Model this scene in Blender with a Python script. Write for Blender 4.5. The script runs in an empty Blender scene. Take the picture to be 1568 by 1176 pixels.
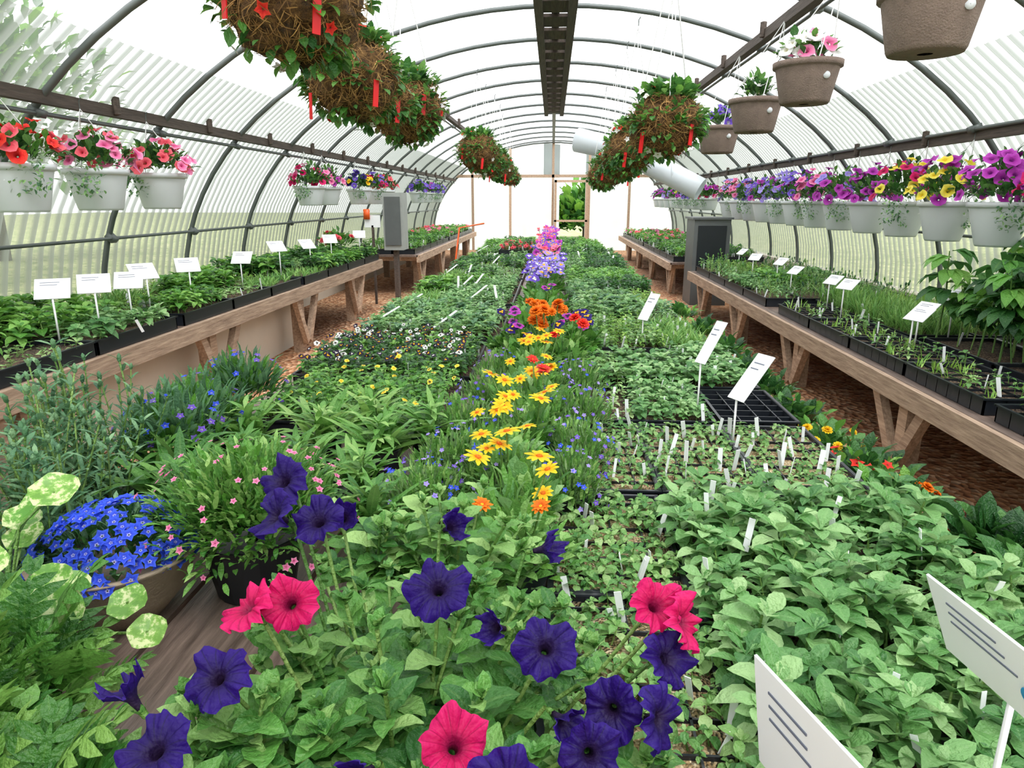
import bpy, math
import numpy as np
S=1.3
rng=np.random.default_rng(7)
U=lambda a,b,n=None: rng.uniform(a,b,n)
# ---------------------------------------------------------------- materials
MB={}
MATLIST=[]
def reg(name,fn,flat=False):
    MB[name]=len(MATLIST); MATLIST.append([name,fn,None,flat])
def getmat(i):
    r=MATLIST[i]
    if r[2] is None:
        m=bpy.data.materials.new(r[0]); m.use_nodes=True
        nt=m.node_tree; nt.nodes.clear()
        out=nt.nodes.new('ShaderNodeOutputMaterial')
        sh=r[1](nt); nt.links.new(sh,out.inputs['Surface'])
        r[2]=m
    return r[2]
def node(nt,t,**kw):
    n=nt.nodes.new(t)
    for k,v in kw.items(): setattr(n,k,v)
    return n
def setin(nt,n,key,v):
    s=n.inputs[key]
    if hasattr(v,'is_linked'): nt.links.new(v,s)
    elif isinstance(v,(tuple,list)): s.default_value=tuple(v)+((1,) if len(v)==3 else ())
    else: s.default_value=v
def attr(nt,name):
    n=node(nt,'ShaderNodeAttribute',attribute_name=name); return n.outputs['Fac']
def ramp(nt,fac,stops,interp='LINEAR'):
    n=node(nt,'ShaderNodeValToRGB'); cr=n.color_ramp; cr.interpolation=interp
    while len(cr.elements)<len(stops): cr.elements.new(.5)
    for e,(p,c) in zip(cr.elements,stops):
        e.position=p; e.color=tuple(c)+(1,)
    nt.links.new(fac,n.inputs['Fac']); return n.outputs['Color']
def mix(nt,fac,a,b,mode='MIX'):
    n=node(nt,'ShaderNodeMix',data_type='RGBA',blend_type=mode)
    setin(nt,n,0,fac); setin(nt,n,6,a); setin(nt,n,7,b); return n.outputs[2]
def noise(nt,scale,detail=3,vec=None,rough=.5):
    n=node(nt,'ShaderNodeTexNoise'); n.inputs['Scale'].default_value=scale; n.inputs['Detail'].default_value=detail
    n.inputs['Roughness'].default_value=rough
    if vec is None:
        tc=node(nt,'ShaderNodeTexCoord'); vec=tc.outputs['Object']
    nt.links.new(vec,n.inputs['Vector']); return n.outputs['Fac']
def bump(nt,h,st=.3,dist=.01):
    b=node(nt,'ShaderNodeBump'); b.inputs['Strength'].default_value=st; b.inputs['Distance'].default_value=dist
    nt.links.new(h,b.inputs['Height']); return b.outputs['Normal']
def bsdf(nt,col,rough=.5,metal=0,spec=.5,normal=None):
    p=node(nt,'ShaderNodeBsdfPrincipled'); setin(nt,p,'Base Color',col); setin(nt,p,'Roughness',rough)
    p.inputs['Metallic'].default_value=metal; p.inputs['Specular IOR Level'].default_value=spec
    if normal is not None: nt.links.new(normal,p.inputs['Normal'])
    return p.outputs['BSDF']
def translu(nt,sh,col,f):
    t=node(nt,'ShaderNodeBsdfTranslucent'); setin(nt,t,'Color',col)
    m=node(nt,'ShaderNodeMixShader'); m.inputs[0].default_value=f
    nt.links.new(sh,m.inputs[1]); nt.links.new(t.outputs[0],m.inputs[2]); return m.outputs[0]
def c(r,g,b):
    f=lambda x:(x/255/12.92 if x/255<=.04045 else ((x/255+.055)/1.055)**2.4)
    return (f(r),f(g),f(b))
def leafm(name,dark,mid,light,rough=.4,tr=.3,rib=.3):
    def fn(nt):
        v=attr(nt,'var'); col=ramp(nt,v,[(.15,dark),(.5,mid),(.88,light)])
        nz=noise(nt,30,2); col=mix(nt,nz,mix(nt,.35,col,tuple(x*.6 for x in dark)),col)
        rr=attr(nt,'rr'); rc=ramp(nt,rr,[(0,(rib,)*3),(.22,(0,0,0))])
        lt=mix(nt,.5,col,light)
        col2=mix(nt,rc,col,lt)
        b=bump(nt,noise(nt,110,3),.9,.008)
        return translu(nt,bsdf(nt,col2,rough,normal=b,spec=.5),mix(nt,.4,col2,light),tr)
    reg(name,fn)
leafm('basil_leaf',c(36,94,30),c(90,156,54),c(158,208,100))
leafm('sage_leaf',c(60,116,56),c(110,164,90),c(176,212,146),rough=.42)
leafm('petunia_leaf',c(46,104,42),c(100,160,70),c(172,210,126),rough=.46)
leafm('dark_leaf',c(22,66,28),c(48,104,44),c(100,156,76))
leafm('bluegreen_leaf',c(52,96,66),c(92,142,96),c(145,185,135),rough=.5)
leafm('haze_leaf',c(70,112,58),c(120,158,96),c(172,200,142),rough=.5)
leafm('lime_leaf',c(74,134,40),c(126,178,62),c(182,216,112))
leafm('strap_leaf',c(52,112,40),c(108,166,72),c(172,210,120))
leafm('tiny_leaf',c(70,130,60),c(124,172,90),c(184,214,144))
leafm('rocket_leaf',c(44,100,36),c(88,146,56),c(146,188,96))
leafm('stem_green',c(70,120,50),c(110,150,70),c(150,180,100),tr=.1)
def petal(name,cin,cmid,cout,rough=.6,tr=.3,vary=.25,veins=0.):
    def fn(nt):
        rr=attr(nt,'rr')
        col=ramp(nt,rr,[(0,cin),(.35,cmid),(1,cout)])
        col=mix(nt,attr(nt,'var'),mix(nt,vary,col,tuple(x*.3 for x in cout)),col)
        if veins:
            n=attr(nt,'ang'); v=ramp(nt,n,[(0,(veins,)*3),(.35,(0,0,0))])
            col=mix(nt,v,col,tuple(x*.15 for x in cmid))
        b=bump(nt,noise(nt,60,3),.7,.01)
        return translu(nt,bsdf(nt,col,rough,normal=b,spec=.3),col,tr)
    reg(name,fn)
petal('petal_indigo',c(40,24,34),c(28,2,84),c(44,8,124),veins=.6)
petal('petal_magenta',c(90,10,50),c(196,6,84),c(224,24,112),veins=.5)
petal('petal_pink',c(200,60,120),c(236,100,158),c(250,165,200))
petal('petal_purple',c(60,10,80),c(168,34,160),c(206,80,204))
petal('petal_violet',c(240,240,220),c(96,60,180),c(130,100,215))
petal('petal_lilac',c(250,240,150),c(150,130,230),c(185,165,245))
petal('petal_red',c(120,0,0),c(225,30,30),c(245,70,50))
petal('petal_coral',c(200,40,60),c(236,76,96),c(250,120,130))
petal('petal_orange',c(190,50,0),c(240,100,5),c(252,140,20),vary=.45)
petal('petal_gold',c(215,110,0),c(250,185,10),c(255,220,40))
petal('petal_yellow',c(240,200,10),c(252,225,60),c(255,240,110))
petal('petal_white',c(240,230,160),c(245,245,240),c(252,252,250))
petal('petal_blackviola',c(20,5,25),c(28,10,40),c(45,20,70))
petal('petal_cobalt',c(230,230,250),c(36,62,210),c(64,100,240))
def simple(name,col,rough=.5,metal=0,flat=False,nscale=8,amt=.2,bm=.0,tr=0):
    def fn(nt):
        n=noise(nt,nscale,4); cc=mix(nt,n,tuple(x*(1-amt) for x in col),tuple(min(1,x*(1+amt)) for x in col))
        nm=bump(nt,noise(nt,nscale*6,3),bm,.006) if bm>0 else None
        s=bsdf(nt,cc,rough,metal,normal=nm)
        return translu(nt,s,cc,tr) if tr else s
    reg(name,fn,flat)
simple('galv_metal',c(98,104,102),.5,.3,nscale=5)
simple('white_plastic',c(212,216,218),.35,amt=.04,tr=.1)
simple('white_wire',c(225,225,225),.4)
simple('black_plastic',c(24,28,34),.35,flat=True,amt=.2)
simple('card_white',c(240,242,243),.5,flat=True,amt=.02,tr=.15)
simple('card_ink',c(100,106,122),.6,flat=True)
simple('card_blue',c(40,130,180),.6,nscale=60,amt=.6,flat=True)
simple('red_tag',c(225,26,30),.4,flat=True,tr=.3)
simple('cabinet_grey',c(84,88,88),.5,flat=True)
simple('cabinet_light',c(150,154,150),.5,flat=True)
simple('duct_white',c(205,212,216),.4,amt=.05,tr=.2)
simple('pulp_pot',c(122,106,96),.95,nscale=25,amt=.3,bm=.8)
simple('stone_bowl',c(150,135,115),.9,nscale=20,amt=.3,bm=.5)
simple('clay_pot',c(120,78,54),.85,nscale=12,amt=.25,bm=.3)
simple('kneewall_panel',c(206,198,182),.8,flat=True,nscale=3,amt=.15)
simple('pvc_orange',c(225,90,30),.4)
def wood(name,c1,c2,rough=.75):
    def fn(nt):
        tc=node(nt,'ShaderNodeTexCoord'); mp=node(nt,'ShaderNodeMapping'); mp.inputs['Scale'].default_value=(14,1.2,14)
        nt.links.new(tc.outputs['Object'],mp.inputs['Vector'])
        n=noise(nt,4,6,mp.outputs[0],.65)
        col=ramp(nt,n,[(.3,c1),(.7,c2)])
        col=mix(nt,attr(nt,'var'),mix(nt,.35,col,(.03,.025,.02)),col)
        return bsdf(nt,col,rough,normal=bump(nt,n,.5,.01))
    reg(name,fn,True)
wood('bench_wood',c(140,114,94),c(212,184,156))
wood('plank_wood',c(84,70,62),c(146,126,114),.4)
wood('beam_wood',c(58,48,42),c(100,86,76))
def soilf(name,a,b,d,sc=60):
    def fn(nt):
        tc=node(nt,'ShaderNodeTexCoord'); v=node(nt,'ShaderNodeTexVoronoi'); v.inputs['Scale'].default_value=sc
        nt.links.new(tc.outputs['Object'],v.inputs['Vector'])
        sx=node(nt,'ShaderNodeSeparateColor'); nt.links.new(v.outputs['Color'],sx.inputs[0])
        col=ramp(nt,sx.outputs[0],[(0,a),(.5,b),(1,d)])
        col=mix(nt,noise(nt,3,3),mix(nt,.4,col,a),col)
        return bsdf(nt,col,.95,normal=bump(nt,v.outputs['Distance'],.9,.02))
    reg(name,fn)
soilf('potting_soil',c(50,38,30),c(88,68,52),c(150,125,95),110)
soilf('vermiculite',c(140,112,74),c(200,172,126),c(234,216,178),130)
soilf('bark_mulch',c(160,100,64),c(226,166,120),c(248,212,174),26)
soilf('grass_ground',c(120,132,80),c(158,164,112),c(196,190,144),6)
def mossf(nt):
    n=noise(nt,35,5,rough=.8); col=ramp(nt,n,[(.3,c(34,24,12)),(.5,c(104,74,40)),(.72,c(166,126,72))])
    return bsdf(nt,col,.95,normal=bump(nt,n,1,.03))
reg('moss',mossf)
def strawf(nt):
    col=ramp(nt,attr(nt,'var'),[(0,c(60,42,22)),(.5,c(134,98,52)),(1,c(200,160,98))])
    return bsdf(nt,col,.9)
reg('moss_fibre',strawf)
def varieg(nt):
    n=noise(nt,38,4,rough=.7); col=ramp(nt,n,[(.42,c(70,140,50)),(.5,c(110,170,70)),(.58,c(225,230,180))])
    col=mix(nt,.25,col,ramp(nt,attr(nt,'var'),[(0,c(60,120,40)),(1,c(190,210,90))]))
    return translu(nt,bsdf(nt,col,.4),col,.3)
reg('variegated_leaf',varieg)
def cover(name,lo,hi,tcol,alb,diff=.1,tint=(.96,.98,.97)):
    def fn(nt):
        tc=node(nt,'ShaderNodeTexCoord')
        sx=node(nt,'ShaderNodeSeparateXYZ'); nt.links.new(tc.outputs['Object'],sx.inputs[0])
        m=node(nt,'ShaderNodeMath',operation='MULTIPLY'); m.inputs[1].default_value=2*math.pi/(.075*S); nt.links.new(sx.outputs['Y'],m.inputs[0])
        s=node(nt,'ShaderNodeMath',operation='SINE'); nt.links.new(m.outputs[0],s.inputs[0])
        r=node(nt,'ShaderNodeMapRange'); r.interpolation_type='SMOOTHSTEP'
        r.inputs[1].default_value=-.7; r.inputs[2].default_value=.7; r.inputs[3].default_value=lo; r.inputs[4].default_value=hi
        nt.links.new(s.outputs[0],r.inputs[0])
        tp=node(nt,'ShaderNodeBsdfTransparent'); tp.inputs[0].default_value=tint+(1,)
        tl=node(nt,'ShaderNodeBsdfTranslucent'); setin(nt,tl,0,mix(nt,noise(nt,1.5,4),tuple(x*.75 for x in alb),alb))
        mx=node(nt,'ShaderNodeMixShader'); nt.links.new(r.outputs[0],mx.inputs[0]); nt.links.new(tl.outputs[0],mx.inputs[1]); nt.links.new(tp.outputs[0],mx.inputs[2])
        gl=node(nt,'ShaderNodeBsdfDiffuse'); gl.inputs[0].default_value=tcol+(1,)
        m2=node(nt,'ShaderNodeMixShader'); m2.inputs[0].default_value=diff
        nt.links.new(mx.outputs[0],m2.inputs[1]); nt.links.new(gl.outputs[0],m2.inputs[2])
        return m2.outputs[0]
    reg(name,fn)
cover('roof_polycarbonate',.74,.9,(.88,.89,.89),(.86,.88,.88),.07,(.99,.99,1.))
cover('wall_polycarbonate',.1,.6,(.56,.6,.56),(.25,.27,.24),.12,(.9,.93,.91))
cover('end_film',.06,.1,(.85,.87,.87),(.86,.89,.9),.1)
# ---------------------------------------------------------------- mesh kit
def T(V,F,m,R=None,var=None):
    V=np.asarray(V,float); F=np.asarray(F,int)
    return (V,F,np.full(len(F),MB[m]),np.zeros(len(V)) if R is None else np.asarray(R,float),
            np.full(len(V),rng.random() if var is None else var))
def join(ts):
    off=0; a=[[],[],[],[],[]]
    for t in ts:
        a[0].append(t[0]); a[1].append(t[1]+off); a[2].append(t[2]); a[3].append(t[3]); a[4].append(t[4]); off+=len(t[0])
    return tuple(np.concatenate(x) for x in a)
def Rz(a): s,k=math.sin(a),math.cos(a); return np.array([[k,-s,0],[s,k,0],[0,0,1]])
def Ry(a): s,k=math.sin(a),math.cos(a); return np.array([[k,0,s],[0,1,0],[-s,0,k]])
def Rx(a): s,k=math.sin(a),math.cos(a); return np.array([[1,0,0],[0,k,-s],[0,s,k]])
def xf(t,R=None,s=1.,loc=(0,0,0)):
    V=t[0]*s
    if R is not None: V=V@R.T
    return (V+np.asarray(loc),)+t[1:]
def norm(v): return v/(np.linalg.norm(v,axis=-1,keepdims=True)+1e-9)
def basis_x(d):
    x=norm(d); z=np.zeros_like(x); z[:,2]=1; z=z+U(-.25,.25,x.shape); y=norm(np.cross(z,x)); z=np.cross(x,y)
    return np.stack([x,y,z],-1)
def basis_z(d):
    z=norm(d); r=norm(U(-1,1,z.shape)); x=norm(np.cross(r,z)); y=np.cross(z,x)
    return np.stack([x,y,z],-1)
def basis_up(n,tilt=.15):
    d=np.stack([U(-tilt,tilt,n),U(-tilt,tilt,n),np.ones(n)],-1); return basis_z(d)
def scatter(tpls,P,B,sc,which=None):
    P=np.atleast_2d(P); K=len(P); sc=np.broadcast_to(sc,(K,)); out=[]
    if which is None: which=rng.integers(0,len(tpls),K)
    for i,t in enumerate(tpls):
        k=np.where(which==i)[0]
        if len(k)==0: continue
        V=np.einsum('kij,nj->kni',B[k],t[0])*sc[k][:,None,None]+P[k][:,None,:]
        n=len(t[0]); F=t[1][None]+(np.arange(len(k))*n)[:,None,None]
        var=np.clip(.55*t[4][None]+.45*rng.random(len(k))[:,None],0,1)
        out.append((V.reshape(-1,3),F.reshape(-1,4),np.tile(t[2],len(k)),np.tile(t[3],len(k)),var.reshape(-1)))
    return join(out)
def gf(nu,nv,close=False):
    i=np.arange(nu-1)[:,None]; j=np.arange(nv if close else nv-1)[None]; j2=(j+1)%nv
    return np.stack([i*nv+j,i*nv+j2,(i+1)*nv+j2,(i+1)*nv+j],-1).reshape(-1,4)
PROF={'ov':([0,.15,.3,.5,.7,.88,1],[.08,.12,.75,1,.85,.45,.04]),
 'ova':([0,.15,.3,.5,.7,.88,1],[.25,.7,.97,1,.75,.4,.04]),
 'lin':([0,.15,.3,.5,.7,.88,1],[.5,.7,.9,1,.85,.55,.06]),
 'petal':([0,.2,.4,.6,.8,.93,1],[.2,.5,.8,1,.95,.7,.3]),
 'round':([0,.12,.3,.5,.7,.88,1],[.06,.1,.85,1,.98,.75,.2])}
def leaf(L,W,m,n=4,shape='ov',a0=.5,a1=-.3,fold=.25,wav=0.,Rlen=False):
    s=np.linspace(0,1,n+1)
    k=len(s); a=a0+(a1-a0)*s; ds=np.diff(s,prepend=0)*L
    x=np.cumsum(np.cos(a)*ds); z=np.cumsum(np.sin(a)*ds); w=W/2*np.interp(s,*PROF[shape])
    wv=wav*W*np.sin(s*17+U(0,6))
    V=np.zeros((k,3,3)); V[:,:,0]=x[:,None]; V[:,:,2]=z[:,None]
    V[:,0,1]=-w; V[:,2,1]=w; V[:,0,2]+=fold*w+wv; V[:,2,2]+=fold*w-wv
    if Rlen: R=np.repeat(s[:,None],3,1)
    else: R=np.tile([1,0,1],(k,1)).astype(float)
    return T(V.reshape(-1,3),gf(k,3),m,R.ravel())
def lobed(L,m,a0=.8,a1=-.4):
    ps=[leaf(L,L*.13,m,7,'lin',a0,a1,.1)]; s=np.linspace(0,1,8); a=a0+(a1-a0)*s; ds=np.diff(s,prepend=0)*L
    x=np.cumsum(np.cos(a)*ds); z=np.cumsum(np.sin(a)*ds); var=U(0,1)
    for i,l in((2,.2),(3,.3),(4,.36),(5,.4),(6,.34),(7,.24)):
        for sd in(-1,1):
            R=Rz(sd*(1.05 if i<7 else .4)); ps.append(xf(leaf(L*l*U(.8,1.1),L*.13,m,3,'ova',a[i]*.5+.1,a[i]*.5-.4,.1),R,1,(x[i],0,z[i])))
    t=join(ps); return t[:4]+(np.full(len(t[0]),var),)
def tube(pts,rad,m,seg=5,var=None):
    p=np.asarray(pts,float); t=norm(np.gradient(p,axis=0)); up=np.array([0,0,1.]) if abs(t[:,2]).mean()<.8 else np.array([1.,0,0])
    x=norm(np.cross(t,up)); y=np.cross(x,t); rad=np.broadcast_to(rad,(len(p),)); th=np.linspace(0,2*math.pi,seg,endpoint=False)
    V=p[:,None]+rad[:,None,None]*(np.cos(th)[None,:,None]*x[:,None]+np.sin(th)[None,:,None]*y[:,None])
    return T(V.reshape(-1,3),gf(len(p),seg,True),m,None,var)
def lathe(prof,m,seg=16,loc=(0,0,0),wob=0,R=None):
    pr=np.asarray(prof,float); th=np.linspace(0,2*math.pi,seg,endpoint=False)
    rr=pr[:,0][:,None]*(1+wob*U(-1,1,(len(pr),seg)))
    V=np.stack([rr*np.cos(th),rr*np.sin(th),np.repeat(pr[:,1][:,None],seg,1)],-1)
    RR=np.repeat((np.linspace(0,1,len(pr)) if R is None else np.asarray(R))[:,None],seg,1)
    return xf(T(V.reshape(-1,3),gf(len(pr),seg,True),m,RR.ravel()),loc=loc)
BF=np.array([[0,3,2,1],[4,5,6,7],[0,1,5,4],[1,2,6,5],[2,3,7,6],[3,0,4,7]])
def box(cn,sz,m,R=None,var=None):
    h=np.array(sz)/2; V=np.array([[-1,-1,-1],[1,-1,-1],[1,1,-1],[-1,1,-1],[-1,-1,1],[1,-1,1],[1,1,1],[-1,1,1]])*h
    if R is not None: V=V@R.T
    return T(V+np.array(cn),BF,m,None,var)
def bx(x0,x1,y0,y1,z0,z1,m): return box(((x0+x1)/2,(y0+y1)/2,(z0+z1)/2),(x1-x0,y1-y0,z1-z0),m)
def beam(p1,p2,w,h,m):
    p1=np.array(p1,float); p2=np.array(p2,float); d=p2-p1; L=np.linalg.norm(d); y=d/L
    up=np.array([0,0,1.]) if abs(y[2])<.95 else np.array([0,1.,0]); x=norm(np.cross(y,up)); z=np.cross(x,y)
    return box((p1+p2)/2,(w,L,h),m,np.stack([x,y,z],-1))
COUNT=[0]
def make(name,parts,ang=None):
    V,F,M,R,VAR=join(parts); V=V*S
    loc=np.array([(V[:,0].min()+V[:,0].max())/2,(V[:,1].min()+V[:,1].max())/2,V[:,2].min()]) 
    me=bpy.data.meshes.new(name); me.vertices.add(len(V)); me.vertices.foreach_set('co',(V-loc).astype(np.float32).ravel())
    me.loops.add(F.size); me.loops.foreach_set('vertex_index',F.astype(np.int32).ravel())
    me.polygons.add(len(F)); me.polygons.foreach_set('loop_start',np.arange(0,F.size,4,dtype=np.int32))
    u,inv=np.unique(M,return_inverse=True)
    for i in u: me.materials.append(getmat(int(i)))
    me.polygons.foreach_set('material_index',inv.astype(np.int32))
    sm=np.array([not MATLIST[i][3] for i in u])[inv]; me.polygons.foreach_set('use_smooth',sm)
    me.update(calc_edges=True)
    ang_=np.where(R>=2,0.,1.); R=np.where(R>=2,R-2,R)
    for nm,arr in(('var',VAR),('rr',R),('ang',ang_)):
        a=me.attributes.new(nm,'FLOAT','POINT'); a.data.foreach_set('value',arr.astype(np.float32))
    o=bpy.data.objects.new(name,me); bpy.context.scene.collection.objects.link(o); o.location=loc; COUNT[0]+=len(F)
    return o
# ---------------------------------------------------------------- flowers
def petunia(Rad,m,seg=30,hi=True,calyx=True,close=0.):
    th=np.linspace(0,2*math.pi,seg,endpoint=False); 
    if hi: rr=[.07,.1,.16,.28,.45,.62,.8,.94,1.0]; zz=[-.8,-.5,-.2,-.06,.0,.02,.0,-.06,-.13]
    else: rr=[.1,.35,1.0]; zz=[-.45,0,0]
    q=np.array(rr); rr=q*Rad*(1-close*.45*q); zz=np.array(zz)*Rad+close*Rad*.5*q**2; k=len(rr); f=q**2
    ph=U(0,6); ph2=U(0,6); h5=U(.4,2.0,5); amp=h5[(np.arange(seg)*5//seg)%5]
    lob=1+.05*f[:,None]*np.cos(5*th)[None]-.06*f[:,None]*np.abs(np.sin(2.5*th))[None]+.045*f[:,None]*np.cos(11*th+ph)[None]+.06*f[:,None]*np.cos(2*th+ph2)[None]
    r=rr[:,None]*lob; z=zz[:,None]+Rad*f[:,None]*((.12*np.cos(5*th)*amp+.13*np.sin(2*th+ph)+.12*np.sin(11*th+ph2)+.07*np.cos(17*th+ph)))[None]
    V=np.stack([r*np.cos(th),r*np.sin(th),z],-1).reshape(-1,3)
    R=np.repeat(np.clip(q-.05,0,1)[:,None],seg,1)
    if hi: R[:-1,::4]+=2
    ps=[T(V,gf(k,seg,True),m,R.ravel())]
    if hi and calyx:
        ps.append(lathe([(.02*Rad,-.9*Rad),(.1*Rad,-.8*Rad),(.11*Rad,-.55*Rad)],'stem_green',6))
        for i in range(5): ps.append(xf(leaf(.5*Rad,.14*Rad,'petunia_leaf',3,'lin',1.3,.9),Rz(i*1.256),1,(0,0,-.85*Rad)))
    return join(ps)
def daisy(Rad,n,m,mc,W=.3,a=.2,tiers=1):
    ps=[]
    for j in range(tiers):
        for i in range(n):
            ps.append(xf(leaf(Rad*(1-.22*j)*U(.85,1.1),Rad*W,m,3,'petal',a+.35*j+U(-.1,.2),a-.35+.3*j,.15,Rlen=True),Rz(2*math.pi*(i+.5*j)/n+U(-.08,.08)),1,(0,0,.02*Rad*j)))
    ps.append(lathe([(.24*Rad,.02*Rad),(.2*Rad,.1*Rad),(.04*Rad,.14*Rad)],mc,8)); return join(ps)
def viola(Rad,m,mf):
    ps=[]
    for a,L in((1.1,1),(2.04,1),(.05,.95),(3.1,.95),(-1.57,1.1)):
        ps.append(xf(leaf(Rad*L,Rad*1.05,m,3,'round',.1,-.15,.05,Rlen=True),Rz(a),1,(0,0,U(0,.06)*Rad)))
    for a in(.05,3.1,-1.57): ps.append(xf(leaf(Rad*.5,Rad*.45,mf,2,'petal',.12,0,.05,Rlen=True),Rz(a),1,(0,0,.08*Rad)))
    return join(ps)
def five(Rad,m):
    th=np.linspace(0,2*math.pi,10,endpoint=False); V=[]
    for q,z in((.12,-.15),(1,.05)):
        r=Rad*q*(1+(.25*np.cos(5*th) if q>.5 else 0)); V.append(np.stack([r*np.cos(th),r*np.sin(th),np.full(10,z*Rad)],-1))
    return T(np.concatenate(V),gf(2,10,True),m,np.repeat([.1,1],10))
def pompom(Rad,m):
    ps=[]
    for j,(n,a,l) in enumerate(((11,.1,1),(10,.5,.85),(8,.9,.65),(6,1.25,.5))):
        for i in range(n): ps.append(xf(leaf(Rad*l,Rad*.6,m,3,'petal',a+.2,a-.3,.1,.12,Rlen=True),Rz(2*math.pi*i/n+j*.3+U(-.1,.1)),1,(0,0,.03*Rad*j)))
    return join(ps)
# ---------------------------------------------------------------- plants
def seedling(h,L,W,m,tiers=3,per=3,shape='ov',n=4,ms='stem_green',el=(.2,.9),wav=.02,top=True):
    ps=[tube([(0,0,0),(U(-.1,.1)*h,U(-.1,.1)*h,h)],[h*.03+.0008,h*.015+.0005],ms,4)]
    ph=U(0,6)
    for j in range(tiers):
        f=(j+1)/tiers; s=1-.25*abs(f-.55)*2
        for i in range(per):
            a0=el[0]+(el[1]-el[0])*f+U(-.2,.2)
            ps.append(xf(leaf(L*s*U(.75,1.2),W*s*U(.85,1.15),m,n,shape,a0,a0-U(.5,1.5),U(.1,.45),wav),Rz(ph+j*1.1+i*2*math.pi/per+U(-.25,.25)),1,(0,0,h*(.25+.75*f))))
    if top:
        for i in range(3): ps.append(xf(leaf(L*.4,W*.4,m,3,shape,1.1,.6),Rz(U(0,6)),1,(0,0,h)))
    return join(ps)
def blades(n,L,W,m,a=(1.0,1.5),dr=(.2,1.2),spread=.01,nn=5):
    return join([xf(leaf(L*U(.6,1.1),W*U(.7,1.2),m,nn,'lin',(a0:=U(*a)),a0-U(*dr),.3),Rz(U(0,6.28)),1,(U(-spread,spread),U(-spread,spread),0)) for _ in range(n)])
def mound(cn,R,H,n,leaves,low=-.1,fl=None,nf=0,upf=.4,umin=.45,fs=(.85,1.15),fup=.6,fr=(1.0,1.15)):
    d=norm(rng.normal(size=(n,3))); d[:,2]=np.where(d[:,2]<low,-d[:,2]*.6,d[:,2]); u=U(umin,1,n)[:,None]
    P=np.array(cn)+d*np.array([R,R,H])*u; dd=d+U(-.6,.6,d.shape); dd[:,2]+=upf
    out=[scatter(leaves,P,basis_x(dd),U(.7,1.2,n))]
    if nf:
        d=norm(rng.normal(size=(nf,3))); d[:,2]=np.where(d[:,2]<low,-d[:,2],d[:,2])
        P=np.array(cn)+d*np.array([R,R,H])*U(*fr,nf)[:,None]; dd=d.copy(); dd[:,2]+=fup; dd[:,1]-=.35
        out.append(scatter(fl,P,basis_z(dd),U(*fs,nf)))
    return join(out)
def gridpts(x0,x1,y0,y1,z,sp,jit=.25,drop=0.):
    xs=np.arange(x0+sp/2,x1,sp); ys=np.arange(y0+sp/2,y1,sp); g=np.stack(np.meshgrid(xs,ys),-1).reshape(-1,2)
    g=g+U(-jit,jit,g.shape)*sp
    if drop: g=g[rng.random(len(g))>drop]
    return np.column_stack([g,np.full(len(g),z)])
def tray(x0,x1,y0,y1,z,soil='potting_soil',cells=True,h=.055):
    ps=[]; t=.006
    if soil: ps.append(bx(x0+t,x1-t,y0+t,y1-t,z+.002,z+h-.012,soil))
    else: ps.append(bx(x0+t,x1-t,y0+t,y1-t,z+.001,z+.006,'black_plastic'))
    for a in((x0,x1,y0,y0+t),(x0,x1,y1-t,y1),(x0,x0+t,y0,y1),(x1-t,x1,y0,y1)): ps.append(bx(*a,z,z+h,'black_plastic'))
    for a in((x0-.006,x1+.006,y0-.006,y0+.004),(x0-.006,x1+.006,y1-.004,y1+.006),(x0-.006,x0+.004,y0,y1),(x1-.004,x1+.006,y0,y1)): ps.append(bx(*a,z+h-.004,z+h+.002,'black_plastic'))
    if cells:
        for x in np.arange(x0+.07,x1-.03,.07): ps.append(bx(x-.002,x+.002,y0,y1,z,z+h-.004,'black_plastic'))
        for y in np.arange(y0+.07,y1-.03,.07): ps.append(bx(x0,x1,y-.002,y+.002,z,z+h-.004,'black_plastic'))
    return join(ps)
def trays(x0,x1,y0,y1,z,soil='potting_soil',cells=True,tw=.27,tl=.54):
    nx=max(1,round((x1-x0)/tw)); ny=max(1,round((y1-y0)/tl)); ps=[]
    for i in range(nx):
        for j in range(ny):
            ps.append(tray(x0+(x1-x0)*i/nx+.007,x0+(x1-x0)*(i+1)/nx-.007,y0+(y1-y0)*j/ny+.007,y0+(y1-y0)*(j+1)/ny-.007,z,soil,cells))
    return join(ps)
tg=[box((0,0,.022),(.010,.0012,.05),'card_white',Rz(a)) for a in(.3,-.4,.8,-1.)]
lt=[box((0,0,0),(.014,.2,.003),'card_white')]
ALT=[]
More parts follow.
